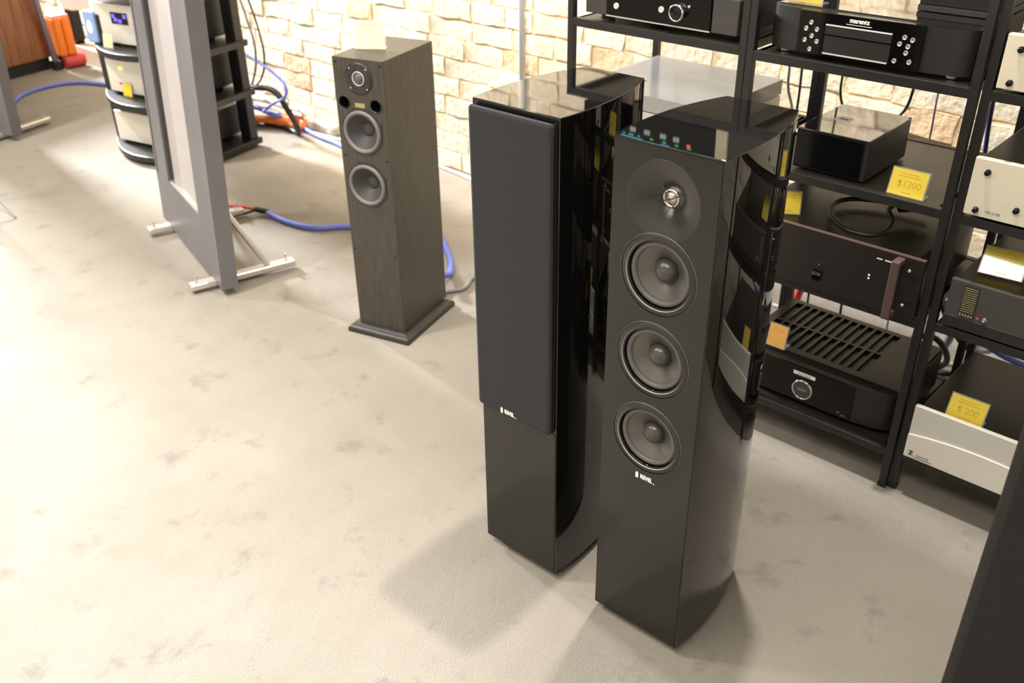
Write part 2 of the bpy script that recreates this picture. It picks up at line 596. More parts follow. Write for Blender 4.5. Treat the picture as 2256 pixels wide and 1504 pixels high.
def logo(parent, x, z, y):
    lg = text('logo', 'REVEL', 0.0125, M['white'], parent, (x + 0.0035, y, z), extrude=0.0004, sx=0.78, bold=0.0006)
    em = B()
    em.prism([(-0.0030, -0.006), (0.0030, -0.006), (0.0030, 0.004), (0.0018, 0.0068), (-0.0018, 0.0068), (-0.0030, 0.004)], -0.0004, 0.0004, 'y')
    e = em.out('logo_emblem', M['white'], parent)
    e.location = (x - 0.0172, y, z)
    B().prism([(0, 0), (0.0022, 0), (0.0022, 0.0018), (0, 0.0018)], -0.0004, 0.0004, 'y').out('logo_dot', M['white'], parent).location = (x + 0.0195, y, z - 0.0052)

def tower(label, loc, rz, grille):
    t = thing('tower_speaker', label, 'speaker', loc, rz)
    cab = B().prism(tower_profile(), 0.022, SH).out('cabinet', M['gloss'], t)
    if not grille:
        boolcut(cab, [cyl_cutter(0.0601, 0, z, -0.01, 0.05) for z in (0.830, 0.666, 0.499)] + [cyl_cutter(0.0675, 0, 0.9595, -0.01, 0.032)])
    smooth_by_angle(cab, 30)
    md = cab.modifiers.new('bevel', 'BEVEL')
    md.width = 0.0013
    md.segments = 2
    md.limit_method = 'ANGLE'
    md.angle_limit = math.radians(50)
    # satin front sheet
    if grille:
        box('front_baffle', M['baffle'], t, -SW / 2 + 0.003, SW / 2 - 0.003, -0.0012, 0.001, 0.025, 0.3995)
    else:
        fb = B().box(-SW / 2 + 0.003, SW / 2 - 0.003, -0.0012, 0.0008, 0.025, SH - 0.004).out('front_baffle', M['baffle'], t)
        boolcut(fb, [cyl_cutter(0.0603, 0, z, -0.01, 0.05) for z in (0.830, 0.666, 0.499)] + [cyl_cutter(0.0677, 0, 0.9595, -0.01, 0.032)])
    # feet
    for x, y in ((-0.078, 0.03), (0.078, 0.03), (-0.04, 0.235), (0.04, 0.235)):
        lathe('foot', M['rubber'], t, [(0.012, 0.0), (0.014, 0.022)], (x, y, 0), 'z', 16, True, True)
    box('bottom_plate', M['rubber'], t, -0.072, 0.072, 0.012, 0.23, 0.010, 0.0225)
    if grille:
        g = box('grille', M['cloth'], t, -0.0985, 0.0955, -0.0175, -0.0035, 0.402, 1.042, 0.0085)
        box('grille_edge', M['rubber'], g, 0.0905, 0.0945, -0.0037, 0.0005, 0.404, 1.04)
        logo(t, -0.013, 0.4125, -0.0181)
    else:
        for z in (0.830, 0.666, 0.499):
            woofer(t, z)
        prof = [(0.0695, 0.0002), (0.0690, 0.0016), (0.0672, 0.0012)]
        for i in range(1, 13):
            s = i / 12
            prof.append((0.0672 - (0.0672 - 0.0155) * s, 0.0010 - 0.0235 * (0.35 * s + 0.65 * s ** 2.2)))
        wg = lathe('tweeter', M['guide'], t, prof, (0, 0, 0.9595), seg=64)
        lathe('voice_ring', M['chrome'], wg, [(0.0158, -0.0225), (0.0150, -0.0195), (0.0125, -0.0195), (0.0120, -0.023)], (0, 0, 0.9595), seg=32)
        prof = [(max(0.0112 * math.cos(math.pi / 2 * i / 7), 0.0003), -0.0230 + 0.008 * math.sin(math.pi / 2 * i / 7)) for i in range(8)]
        lathe('dome', M['silverdome'], wg, prof, (0, 0, 0.9595), seg=32, cap1=True)
        for ang in (0.45, 2.25):
            c_, s_ = math.cos(ang), math.sin(ang)
            p = [(0.0235 * q * c_, d, 0.9595 + 0.0235 * q * s_) for q, d in ((-1, 0.0178), (-.5, 0.0140), (0, 0.0130), (.5, 0.0140), (1, 0.0178))]
            tube('guard_bar', p, 0.0009, M['flange'], wg)
        logo(t, 0.002, 0.4085, -0.0016)
    return t

tower('gloss black tower speaker with bare drivers, three woofers under one tweeter', (-0.7729, 1.1883, 0), 0.020, False)
tower('gloss black tower speaker with its dark cloth grille fitted', (-1.0899, 1.1882, 0), 0.021, True)

# ================================================================ BLACK ASH SPEAKER
t = thing('floorstanding_speaker', 'slim black ash veneered speaker on a moulded plinth, two grey woofers', 'speaker', (-2.1131, 1.6597, 0), 0.278)
W3, D3, Z3, H3 = 0.170, 0.2645, 0.0271, 0.8798
cab = box('cabinet', M['veneer'], t, -W3 / 2, W3 / 2, 0, D3, Z3, H3)
boolcut(cab, [cyl_cutter(0.0570, -0.003, z, -0.01, 0.06) for z in (0.671, 0.510)] + [cyl_cutter(0.0172, x, 0.7525, -0.01, 0.10, seg=28) for x in (-0.056, 0.051)] + [cyl_cutter(0.018, 0, 0.825, -0.01, 0.03, seg=28)])
md = cab.modifiers.new('bevel', 'BEVEL')
md.width = 0.0015
md.segments = 2
md.limit_method = 'ANGLE'
md.angle_limit = math.radians(60)
pw, py0, py1 = 0.1146, -0.0296, 0.2707
pl = B()
rings = []
for ins, z in ((0, 0.0), (0, 0.010), (0.002, 0.017), (0.008, 0.021), (0.014, 0.0225), (0.018, 0.0275)):
    rings.append([pl.bm.verts.new(p) for p in ((-pw + ins, py0 + ins, z), (pw - ins, py0 + ins, z), (pw - ins, py1 - ins, z), (-pw + ins, py1 - ins, z))])
for a, b_ in zip(rings, rings[1:]):
    for k in range(4):
        pl.bm.faces.new((a[k], a[(k + 1) % 4], b_[(k + 1) % 4], b_[k]))
pl.bm.faces.new(rings[0][::-1])
pl.bm.faces.new(rings[-1])
pl.out('plinth', M['plinth'], t, 0.0015)
for z in (0.671, 0.510):
    x = -0.003
    oct_ = []
    for k in range(8):
        a = math.pi / 8 + k * math.pi / 4
        r = 0.0725
        oct_.append((x + r * math.cos(a) * 1.0, z + r * math.sin(a)))
    fl = B().prism(oct_, -0.0025, 0.0, 'y').out('woofer', M['flange'], t, 0.0008)
    boolcut(fl, [cyl_cutter(0.0572, x, z, -0.02, 0.02)])
    prof = []
    for i in range(9):
        a = math.pi * i / 8
        prof.append((0.0575 + 0.0062 * math.cos(a), 0.0018 + 0.0062 * math.sin(a)))
    lathe('surround', M['greysurr'], fl, prof, (x, 0, z), seg=48)
    lathe('cone', M['greycone'], fl, [(0.0515, 0.0015), (0.044, -0.006), (0.034, -0.017), (0.024, -0.026), (0.0195, -0.0300)], (x, 0, z), seg=48)
    lathe('dust_cap', M['greycone'], fl, [(0.0205, -0.0290), (0.017, -0.0255), (0.010, -0.0225), (0.0004, -0.0215)], (x, 0, z), seg=32, cap1=True)
tw = lathe('tweeter', M['flange'], t, [(0.046, 0.0), (0.0455, 0.0022), (0.034, 0.0026), (0.030, 0.0012), (0.0185, 0.0012), (0.0175, -0.004)], (0, 0, 0.825), seg=48)
lathe('dome', M['surround'], tw, [(0.0180, -0.004), (0.0150, 0.0015), (0.008, 0.0062), (0.0004, 0.0072)], (0, 0, 0.825), seg=32, cap1=True)
lathe('phase_ring', M['trimring'], tw, [(0.0205, 0.0013), (0.0200, 0.0030), (0.0180, 0.0030), (0.0176, 0.0)], (0, 0, 0.825), seg=32)
for k in range(4):
    a = math.pi / 4 + k * math.pi / 2
    lathe('screw', M['trimring'], tw, [(0.0022, 0.0026), (0.0018, 0.0034)], (0.039 * math.cos(a), 0, 0.825 + 0.039 * math.sin(a)), seg=10, cap1=True)
for x in (-0.056, 0.051):
    pt = lathe('port', M['hole'], t, [(0.0172, -0.085), (0.0160, -0.004), (0.0172, 0.0005)], (x, 0, 0.7525), seg=32, cap0=True)
    lathe('port_lip', M['gloss'], pt, [(0.0168, -0.004), (0.0176, 0.0018), (0.0200, 0.0014), (0.0205, 0.0)], (x, 0, 0.7525), seg=32)
box('badge', M['gold'], t, -0.0195, 0.0135, -0.0014, 0.0, 0.7425, 0.7555, 0.0004)
for x, z in ((-0.074, 0.866), (0.074, 0.866), (-0.074, 0.594), (0.074, 0.594), (-0.074, 0.29), (0.074, 0.29)):
    lathe('grille_socket', M['hole'], t, [(0.0042, 0.0), (0.0036, 0.0012), (0.0015, 0.0006)], (x, 0, z), seg=12, cap1=True)

# ================================================================ PLANAR PANEL SPEAKERS
def panel_speaker(label, loc, rz, mirror=False):
    t = thing('panel_speaker', label, 'speaker', loc, rz)
    lean = math.radians(3)
    LM = Matrix.Rotation(-lean, 4, 'X') @ Matrix.Translation((0, 0, 0.02))
    Wd, T, Hh = 0.773, 0.058, 1.66
    gx0, gx1, gz0, gz1 = 0.19, 0.583, 0.212, 1.52
    fr = B()
    for a in ((0, gx0, 0, T, 0, Hh), (gx1, Wd, 0, T, 0, Hh), (gx0, gx1, 0, T, 0, gz0), (gx0, gx1, 0, T, gz1, Hh)):
        fr.box(*a)
    bmesh.ops.remove_doubles(fr.bm, verts=fr.bm.verts, dist=1e-6)
    f = fr.out('frame', M['panel'], t)
    f.matrix_local = LM
    g = box('grille', M['pgrille'], t, gx0, gx1, 0.020, 0.05, gz0, gz1)
    g.matrix_local = LM
    # recess shade painted as a dark strip, bottom_lip, and slot near the outer edge
    shade_strip = B()
    shade_strip.box(gx0, gx0 + 0.012, 0.006, 0.022, gz0, gz1)
    l1 = shade_strip.out('recess_shade', M['paneldark'], t)
    l1.matrix_local = LM
    l2 = box('bottom_lip', M['alu'], t, gx0 + 0.012, gx1, 0.004, 0.022, gz0, gz0 + 0.006)
    l2.matrix_local = LM
    s = box('edge_slot', M['paneldark'], t, 0.022, 0.036, -0.0015, 0.004, 0.20, Hh - 0.1)
    s.matrix_local = LM
    for x in (0.075, 0.655):
        ft = B()
        ft.box(x, x + 0.042, -0.085, 0.30, 0.002, 0.026)
        fo = ft.out('foot', M['alu'], t, 0.006, seg=3)
        B().lathe([(0.004, 0.026), (0.004, 0.05)], 8, (x + 0.02, -0.06, 0), 'z', False, True).out('spike', M['alu'], fo)
        B().lathe([(0.004, 0.026), (0.004, 0.05)], 8, (x + 0.02, 0.27, 0), 'z', False, True).out('spike', M['alu'], fo)
        if not mirror:
          B().rod((x + 0.02, 0.20, 0.022), (x + 0.02, 0.078, 0.27), 0.011, 10).out('strut', M['alu'], fo)
    return t
a15 = math.radians(-15.39)
L0 = Vector((-3.471, 1.664))
panel_speaker('tall grey flat panel speaker with pale grille, standing left of the ash speaker', (L0.x, L0.y, 0.01), a15)
a2 = math.radians(15.4)
panel_speaker('grey flat panel speaker cut off by the left edge of the photo', (-4.996 - 0.773 * math.cos(a2), 1.705 - 0.773 * math.sin(a2), 0.01), a2, True)

# ================================================================ METAL RACKS
PW = 0.0180
def rack(label, x0, x1, y0, levels, top):
    """x0..x1 clear width between the posts"""
    y1 = y0 + 0.415
    t = thing('equipment_rack', label, 'rack', ((x0 + x1) / 2, y0, 0))
    hw = (x1 - x0) / 2
    for x in (-hw - PW, hw):
        for y in (0, 0.415 - PW):
            p = box('post', M['rack'], t, x, x + PW, y, y + PW, 0.004, top, 0.0008)
            box('foot', M['rubber'], p, x - 0.001, x + PW + 0.001, y - 0.001, y + PW + 0.001, 0.0, 0.012)
    for z in levels:
        s = box('shelf', M['shelf'], t, -hw + 0.002, hw - 0.002, 0.012, 0.40, z - 0.010, z - 0.002)
        box('rail', M['rack'], s, -hw, hw, 0.0, PW, z - 0.021, z, 0.0012)
        box('rail', M['rack'], s, -hw, hw, 0.4, 0.4 + PW, z - 0.021, z, 0.0012)
        for x in (-hw, hw - 0.012):
            box('side_rail', M['rack'], s, x, x + 0.012, PW, 0.4, z - 0.021, z - 0.002)
    return t
RY = 1.9817
RZ = (0.1134, 0.4738, 0.7418, 0.9995, 1.30)
rack('black metal shelf rack directly behind the bare-driver speaker', -1.0786, -0.5976, RY, RZ, 1.30)
rack('black metal shelf rack behind the grille-fronted speaker, holding a turntable', -1.608, -1.116, RY, (0.1134, 0.4738, 0.7418, 1.0038, 1.30), 1.30)
rack('black metal shelf rack at the right edge with champagne amplifiers', -0.5588, -0.065, 1.9941, (0.1142, 0.4763, 0.7372, 0.9994, 1.30), 1.30)

# ================================================================ COMPONENTS
# ---- CD player, middle rack
def feet(t, xs, ys, z=0.012, r=0.019, m='chrome'):
    for x in xs:
        for y in ys:
            lathe('foot', M[m], t, [(r, 0.0), (r, z)], (x, y, 0), 'z', 24, False, False)

t = thing('cd_player', 'black disc player with rounded ends and round buttons, upper rack shelf', 'player', (-0.8345, 2.000, 0.9995))
hw, dp, z0, z1 = 0.2245, 0.30, 0.010, 0.103
pts = [(-0.125, -0.006), (0.125, -0.006)]
for i in range(9):
    a = i / 8
    pts.append((0.128 + (hw - 0.128) * math.sin(a * math.pi / 2), 0.0 + 0.030 * (1 - math.cos(a * math.pi / 2))))
right = pts[2:]
prof = [(-x, y) for x, y in right[::-1]] + right + [(hw - 0.004, dp), (-hw + 0.004, dp)]
c_ = B().prism(prof, z0, z1 - 0.002).out('body', M['comp'], t)
smooth_by_angle(c_, 30)
box('top_lid', M['complid'], t, -hw + 0.008, hw - 0.008, 0.028, dp - 0.002, z1 - 0.002, z1)
box('front_panel', M['compgloss'], t, -0.148, 0.125, -0.008, 0.002, z0 + 0.001, z1 - 0.001, 0.001)
tr = box('disc_tray', M['comp'], t, -0.084, 0.062, -0.0105, -0.006, 0.058, 0.079, 0.0008)
box('tray_trim', M['white'], tr, -0.084, 0.062, -0.0110, -0.0100, 0.0765, 0.0790)
box('display', M['comp'], t, -0.084, 0.062, -0.0095, -0.007, 0.020, 0.055)
box('display_trim', M['silver'], t, -0.084, 0.060, -0.0105, -0.0085, 0.0165, 0.0195)
text('logo', 'marantz', 0.0125, M['white'], t, (-0.012, -0.0086, 0.0925), sx=1.05, bold=0.0006)
box('logo_line', M['white'], t, -0.040, 0.016, -0.0090, -0.0080, 0.0835, 0.0845)
def ringbtn(t, x, z, r=0.0062, y=-0.008, m='chrome'):
    return lathe('button', M[m], t, [(r, 0.0), (r, 0.003), (r * 0.82, 0.0036), (r * 0.72, 0.0024), (0.0003, 0.0032)], (x, y, z), seg=20)
for x, z in ((-0.118, 0.078), (-0.103, 0.065), (-0.128, 0.064), (-0.113, 0.050), (-0.128, 0.040), (-0.100, 0.040), (-0.114, 0.022),
             (0.088, 0.075), (0.105, 0.072), (0.080, 0.061), (0.098, 0.058), (0.096, 0.045), (0.075, 0.026), (0.106, 0.028)):
    ringbtn(t, x, z, 0.0052)
ringbtn(t, -0.186, 0.034, 0.0100, 0.0115, 'comp')
feet(t, (-0.196, 0.18), (0.045, 0.26))

# small dark box standing on the player
t = thing('power_supply', 'low black box resting on the rear of the disc player', 'device', (-0.700, 2.125, 1.1035))
box('body', M['comp'], t, -0.08, 0.085, 0.0, 0.16, 0.012, 0.075, 0.002)
box('base', M['darkgrey'], t, -0.082, 0.087, -0.002, 0.162, 0.0, 0.012, 0.001)

# ---- small black box, middle rack second shelf
t = thing('compact_amplifier', 'compact black box with a glass front and white emblem on its shiny lid', 'amplifier', (-0.8735, 2.012, 0.7418))
box('case', M['comp'], t, -0.0865, 0.0865, 0.002, 0.228, 0.004, 0.0945, 0.0015)
box('lid', M['complid'], t, -0.0865, 0.0865, 0.0, 0.23, 0.0945, 0.0985, 0.001)
box('glass_front', M['darkglass'], t, -0.0855, 0.076, -0.002, 0.003, 0.008, 0.093, 0.001)
e = B().prism([(-0.013, -0.010), (0.009, -0.013), (0.014, -0.009), (0.014, 0.009), (0.009, 0.013), (-0.011, 0.013), (-0.015, 0.009), (-0.015, -0.006)], 0.0985, 0.0990).out('emblem', M['white'], t, 0.0002)
e.location = (-0.029, 0.115, 0)
e.scale = (1.3, 1.5, 1.0)
B().box(-0.008, 0.008, -0.0022, 0.0022, 0.0990, 0.0993).out('emblem_dash', M['blackprint'], e)

# ---- brown power amplifier with rack handles
t = thing('power_amplifier', 'dark brown rack power amplifier with a mauve handle, third shelf', 'amplifier', (-0.838, 1.9715, 0.4738))
box('case', M['lidsat'], t, -0.215, 0.215, 0.012, 0.38, 0.010, 0.143, 0.001)
fp = box('front_panel', M['brown'], t, -0.2385, 0.2385, -0.006, 0.006, 0.006, 0.150, 0.001)
box('panel_edge', M['handle'], fp, -0.2385, 0.2385, -0.0058, 0.006, 0.1496, 0.1506)
for s in (-1, 1):
    hd = B()
    x = s * 0.187
    hd.box(x - 0.009, x + 0.009, -0.040, -0.028, 0.004, 0.146)
    hd.box(x - 0.009, x + 0.009, -0.030, -0.005, 0.134, 0.146)
    hd.box(x - 0.009, x + 0.009, -0.030, -0.005, 0.004, 0.016)
    h = hd.out('handle', M['handle'], t, 0.0015)
    for z in (0.035, 0.12):
        lathe('handle_bolt', M['chrome'], t, [(0.004, 0.006), (0.003, 0.009)], (x + s * 0.022, 0, z), seg=10, cap1=True)
    for z in (0.045, 0.105):
        box('rack_slot', M['hole'], t, s * 0.222 - 0.008, s * 0.222 + 0.008, -0.0065, -0.005, z - 0.0035, z + 0.0035)
sw = box('rocker_switch', M['compgloss'], t, -0.010, 0.012, -0.011, -0.005, 0.030, 0.056, 0.001)
box('switch_lever', M['chrome'], sw, -0.008, 0.010, -0.0135, -0.010, 0.045, 0.052, 0.001)
lathe('indicator', M['greenled'], t, [(0.0018, 0.006), (0.001, 0.0075)], (0.002, 0, 0.070), seg=10, cap1=True).data.materials[0] = M['greyprint']
for z in (0.082, 0.074):
    lathe('indicator', M['whiteglow'], t, [(0.0022, 0.006), (0.001, 0.0078)], (0.123, 0, z), seg=10, cap1=True)
for x0, x1 in ((0.133, 0.146), (0.152, 0.172)):
    box('lettering', M['white'], t, x0, x1, -0.0066, -0.0058, 0.1265, 0.1292)
feet(t, (-0.18, 0.18), (0.05, 0.33), 0.010, 0.015, 'rubber')
# looped power cord on the amplifier
loop = [(-0.700, 2.235, 0.640), (-0.80, 2.215, 0.634), (-0.885, 2.165, 0.632), (-0.880, 2.085, 0.632), (-0.828, 2.020, 0.632), (-0.778, 1.998, 0.632),
        (-0.735, 2.015, 0.633), (-0.728, 2.080, 0.638), (-0.765, 2.170, 0.648), (-0.735, 2.190, 0.650), (-0.680, 2.20, 0.645)]
cd = thing('cable_loop', 'thick black power cable looped on the brown amplifier', 'cord', (0, 0, 0))
tube('cord', loop, 0.0062, M['blackcable'], cd)
B().rod((-0.75, 2.165, 0.650), (-0.71, 2.20, 0.652), 0.014, 12).out('plug', M['rubber'], cd, 0.003)

# ---- AV amplifier with vents, bottom shelf
t = thing('surround_amplifier', 'black vented surround amplifier with round porthole, bottom rack shelf', 'amplifier', (-0.833, 2.012, 0.1134))
hw = 0.2195
right = [(0.123, 0.0)]
for i in range(1, 10):
    a = i / 9
    right.append((0.126 + (hw - 0.126) * math.sin(a * math.pi / 2), 0.003 + 0.032 * (1 - math.cos(a * math.pi / 2))))
prof = [(-x, y) for x, y in right[::-1]] + right + [(hw, 0.05), (hw, 0.31), (-hw, 0.31), (-hw, 0.05)]
cb = B().prism(prof, 0.014, 0.116).out('front_casting', M['comp'], t)
smooth_by_angle(cb, 30)
box('front_panel', M['compgloss'], t, -0.126, 0.1235, -0.0045, 0.001, 0.016, 0.1165, 0.001)
fr = B()
fr.box(-0.2145, -0.190, 0.036, 0.31, 0.116, 0.1245)
fr.box(0.112, 0.2145, 0.036, 0.31, 0.116, 0.1245)
fr.box(-0.190, 0.112, 0.036, 0.060, 0.116, 0.1245)
fr.box(-0.190, 0.112, 0.292, 0.31, 0.116, 0.1245)
fr.box(-0.190, 0.112, 0.172, 0.180, 0.116, 0.1245)
fr.out('top_cover', M['lidsat'], t)
nsl = 13
pit = 0.302 / nsl
for k in range(1, nsl):
    for y0, y1 in ((0.060, 0.172), (0.180, 0.292)):
        x = -0.190 + k * pit
        box('vent_bar', M['lidsat'], t, x - 0.0036, x + 0.0036, y0, y1, 0.119, 0.1243)
pc = lathe('porthole', M['chrome'], t, [(0.0285, 0.004), (0.0280, 0.0075), (0.0255, 0.0085), (0.0245, 0.0065)], (-0.010, 0, 0.053), seg=48)
lathe('porthole_glass', M['darkgrey'], pc, [(0.0247, 0.0062), (0.0004, 0.0064)], (-0.010, 0, 0.053), seg=48)
box('display_line', M['greyprint'], pc, -0.022, 0.002, -0.0068, -0.0062, 0.051, 0.056)
box('logo_plate', M['white'], t, -0.040, 0.020, -0.0055, -0.004, 0.0930, 0.1025)
text('lettering', 'marantz', 0.0095, M['greyprint'], t, (-0.010, -0.0057, 0.0976), sx=1.2)
for x0, x1, z in ((0.088, 0.097, 0.0285), (0.101, 0.111, 0.0235)):
    box('lettering', M['greyprint'], t, x0, x1, -0.0052, -0.0042, z, z + 0.0022)
feet(t, (-0.17, 0.16), (0.05, 0.27), 0.014, 0.018, 'rubber')

# ---- receiver and turntable in the left rack
t = thing('av_receiver', 'black receiver with silver-rimmed volume knob, top left rack shelf', 'receiver', (-1.3575, 2.002, 1.0038))
box('case', M['comp'], t, -0.222, 0.222, 0.006, 0.34, 0.014, 0.094, 0.002)
box('front_panel', M['compgloss'], t, -0.155, 0.150, -0.005, 0.007, 0.017, 0.093, 0.001)
for s in (-1, 1):
    box('end_panel', M['darkgrey'], t, min(s * 0.222, s * 0.153), max(s * 0.222, s * 0.153), -0.003, 0.007, 0.015, 0.094, 0.001)
box('bottom_trim', M['silver'], t, -0.155, 0.150, -0.006, -0.003, 0.0145, 0.0170)
kb = lathe('volume_knob', M['compgloss'], t, [(0.0185, 0.005), (0.0180, 0.018), (0.0150, 0.020), (0.0004, 0.0195)], (0.062, 0, 0.050), seg=40)
lathe('knob_rim', M['chrome'], kb, [(0.0195, 0.005), (0.0205, 0.012), (0.0200, 0.0200), (0.0172, 0.0202), (0.0165, 0.018)], (0.062, 0, 0.050), seg=40)
for x, z in ((-0.123, 0.042), (0.012, 0.050)):
    ringbtn(t, x, z, 0.0072, -0.005, 'white')
ringbtn(t, 0.090, 0.066, 0.003, -0.005, 'silver')
feet(t, (-0.19, 0.18), (0.05, 0.29), 0.014, 0.02, 'rubber')

t = thing('turntable', 'silver turntable under a smoked lid behind the grilled speaker', 'turntable', (-1.395, 2.0, 0.7418))
box('plinth', M['cream2'], t, -0.200, 0.205, 0.006, 0.365, 0.016, 0.050, 0.003)
feet(t, (-0.17, 0.17), (0.04, 0.32), 0.016, 0.02, 'rubber')
lathe('platter', M['greyprint'], t, [(0.150, 0.050), (0.150, 0.060), (0.0004, 0.061)], (-0.03, 0.185, 0), 'z', 48)
lid = B()
lid.box(-0.200, 0.205, 0.004, 0.007, 0.054, 0.090)
lid.box(-0.200, 0.205, 0.362, 0.365, 0.054, 0.090)
lid.box(-0.200, -0.197, 0.007, 0.362, 0.054, 0.090)
lid.box(0.202, 0.205, 0.007, 0.362, 0.054, 0.090)
lid.box(-0.200, 0.205, 0.004, 0.365, 0.090, 0.0935)
lid.out('dust_cover', M['smoke'], t)

# component with lights on the very top of the left rack (seen mirrored in the lacquer of the bare-driver speaker)
t = thing('streaming_amplifier', 'black component with blue and green lights on top of the left rack', 'amplifier', (-1.36, 1.999, 1.30))
box('case', M['comp'], t, -0.215, 0.215, 0.006, 0.34, 0.010, 0.115, 0.002)
box('front_panel', M['compgloss'], t, -0.215, 0.215, -0.003, 0.007, 0.010, 0.115, 0.001)
for x0, x1, z, mk in ((-0.088, -0.018, 0.078, 'blueled'), (0.039, 0.066, 0.078, 'blueled')):
    box('light_bar', M[mk], t, x0, x1, -0.0045, -0.003, z, z + 0.0025)
for x, w in ((-0.078, .006), (-0.055, .015), (-0.030, .006), (0.010, .010), (0.050, .010), (0.088, .010), (0.125, 0.012)):
    box('light_dash', M['greenled'], t, x - w / 2, x + w / 2, -0.0045, -0.003, 0.070, 0.0722)
box('red_light', M['redled'], t, 0.118, 0.128, -0.0045, -0.003, 0.062, 0.067)
for x in (-0.05, -0.005, 0.045, 0.085):
    box('small_screen', M['greydot'], t, x - 0.009, x + 0.009, -0.0045, -0.003, 0.050, 0.062)
feet(t, (-0.18, 0.18), (0.05, 0.30), 0.010, 0.015, 'rubber')

# ---- right rack
def champagne(label, z, h, x):
    t = thing('integrated_amplifier', label, 'amplifier', (x, 1.992, z))
    W_ = 0.43
    box('case', M['lidsat'], t, 0.006, W_ - 0.006, 0.010, 0.34, 0.010, h - 0.003, 0.002)
    box('front_panel', M['cream'], t, 0.0, W_, -0.006, 0.010, 0.008, h, 0.002)
    for dx, dz in ((0.030, h - 0.026), (0.024, 0.022), (0.10, 0.040)):
        k = lathe('knob', M['compgloss'], t, [(0.0062, 0.006), (0.0058, 0.014), (0.0003, 0.0142)], (dx, 0, dz), seg=16)
    feet(t, (0.05, 0.38), (0.05, 0.29), 0.010, 0.018, 'rubber')
    return t
champagne('champagne amplifier on the uppermost visible shelf of the right rack', 0.9994, 0.112, -0.552)
t = champagne('champagne amplifier on the middle shelf of the right rack', 0.7372, 0.130, -0.556)
text('lettering', 'MP-2100', 0.008, M['greyprint'], t, (0.058, -0.0066, 0.0215))

t = thing('stereo_amplifier', 'dark grey amplifier with gold-lettered vent grille, right rack', 'amplifier', (-0.545, 1.994, 0.4763))
box('case', M['lidsat'], t, 0.004, 0.43, 0.004, 0.35, 0.010, 0.116, 0.002)
box('front_panel', M['darkgrey'], t, 0.0, 0.435, -0.006, 0.006, 0.008, 0.120, 0.0015)
box('lower_strip', M['comp'], t, 0.0, 0.435, -0.008, -0.004, 0.008, 0.034, 0.001)
vg = box('vent_plate', M['comp'], t, 0.030, 0.062, -0.0075, -0.005, 0.038, 0.112)
for k in range(12):
    box('vent_slat', M['gold'], vg, 0.032, 0.060, -0.0085, -0.007, 0.052 + k * 0.005, 0.0535 + k * 0.005)
for k in range(5):
    box('lettering', M['gold'], vg, 0.032 + k * 0.006, 0.0355 + k * 0.006, -0.0083, -0.007, 0.0405, 0.0470)
ringbtn(t, 0.085, 0.046, 0.005, -0.006, 'chrome')
lathe('indicator', M['redprint'], t, [(0.003, 0.006), (0.001, 0.0075)], (0.070, 0, 0.044), seg=10, cap1=True)
feet(t, (0.05, 0.38), (0.05, 0.3), 0.010, 0.018, 'rubber')

t = thing('silver_amplifier', 'silver-fronted amplifier with an embossed arc, lowest shelf on the right', 'amplifier', (-0.5545, 1.988, 0.1142))
box('case', M['lidsat'], t, 0.006, 0.424, 0.008, 0.36, 0.006, 0.132, 0.002)
fp = B()
n = 24
arc = []
for i in range(n + 1):
    u = i / n
    arc.append((0.43 * u, 0.066 + 0.020 * math.sin(math.pi * min(1, u * 1.05) ** 0.9 * 1.0) * 1.0 - 0.012 * u))
low = [(0, 0.003)] + [(0.43, 0.003)] + [(x, z) for x, z in arc[::-1]]
fp.prism(low, -0.008, 0.008, 'y')
fp.out('front_lower', M['silverhi'], t, 0.0012, ang=60)
up = [(x, z) for x, z in arc] + [(0.43, 0.146), (0, 0.146)]
B().prism(up, -0.0045, 0.008, 'y').out('front_upper', M['silver'], t, 0.0012, ang=60)
text('logo_initial', 'Z', 0.016, M['blackprint'], t, (0.016, -0.0084, 0.017), bold=0.0006)
text('lettering', 'CENTER', 0.0085, M['greyprint'], t, (0.044, -0.0084, 0.015))
box('logo_line', M['blackprint'], t, 0.022, 0.066, -0.0086, -0.0078, 0.0085, 0.0095)
feet(t, (0.05, 0.38), (0.05, 0.3), 0.006, 0.015, 'rubber')

# ================================================================ PRICE TAGS
def price_tag(label, loc, rz, w=0.078, h=0.056, lean=0.35, m='yellow', price='$1300', line=True, flat=False):
    t = thing('price_tag', label, 'price tag', loc, rz, 'price tags')
    if flat:
        box('card', M[m], t, -w / 2, w / 2, 0, h, 0.0, 0.0012)
        return t
    LM = Matrix.Rotation(-lean, 4, 'X')
    h_ = box('holder', M['clear'], t, -w / 2 - 0.0025, w / 2 + 0.0025, 0.0012, 0.0028, 0.0015, h + 0.003)
    h_.matrix_local = LM
    b_ = box('holder_foot', M['clear'], t, -w / 2 - 0.002, w / 2 + 0.002, 0.0, 0.035, 0.0, 0.0015)
    c_ = box('card', M[m], t, -w / 2, w / 2, 0.0002, 0.0010, 0.002, h)
    c_.matrix_local = LM
    if price:
        p = text('price', price, h * 0.36, M['ink'], t, (0, 0, 0), extrude=0.0001, bold=-0.0004)
        p.matrix_local = LM @ Matrix.Translation((w * 0.04, 0.0000, h * 0.46)) @ Matrix.Rotation(math.pi / 2, 4, 'X')
    if line:
        for z, ww in ((0.84, 0.5), (0.74, 0.62), (0.14, 0.3)):
            l = box('print_line', M['ink'], t, -ww * w / 2, ww * w / 2, -0.0001, 0.0003, h * z, h * z + 0.0010)
            l.matrix_local = LM
    return t
price_tag('yellow price tag leaning beside the compact glass-fronted box', (-0.686, 2.000, 0.7418), 0.0, 0.078, 0.058, 0.30)
price_tag('small pale tag on top of the ash veneer speaker', (-2.166, 1.752, 0.8798), 0.62, 0.088, 0.078, 0.25, 'pale', None)
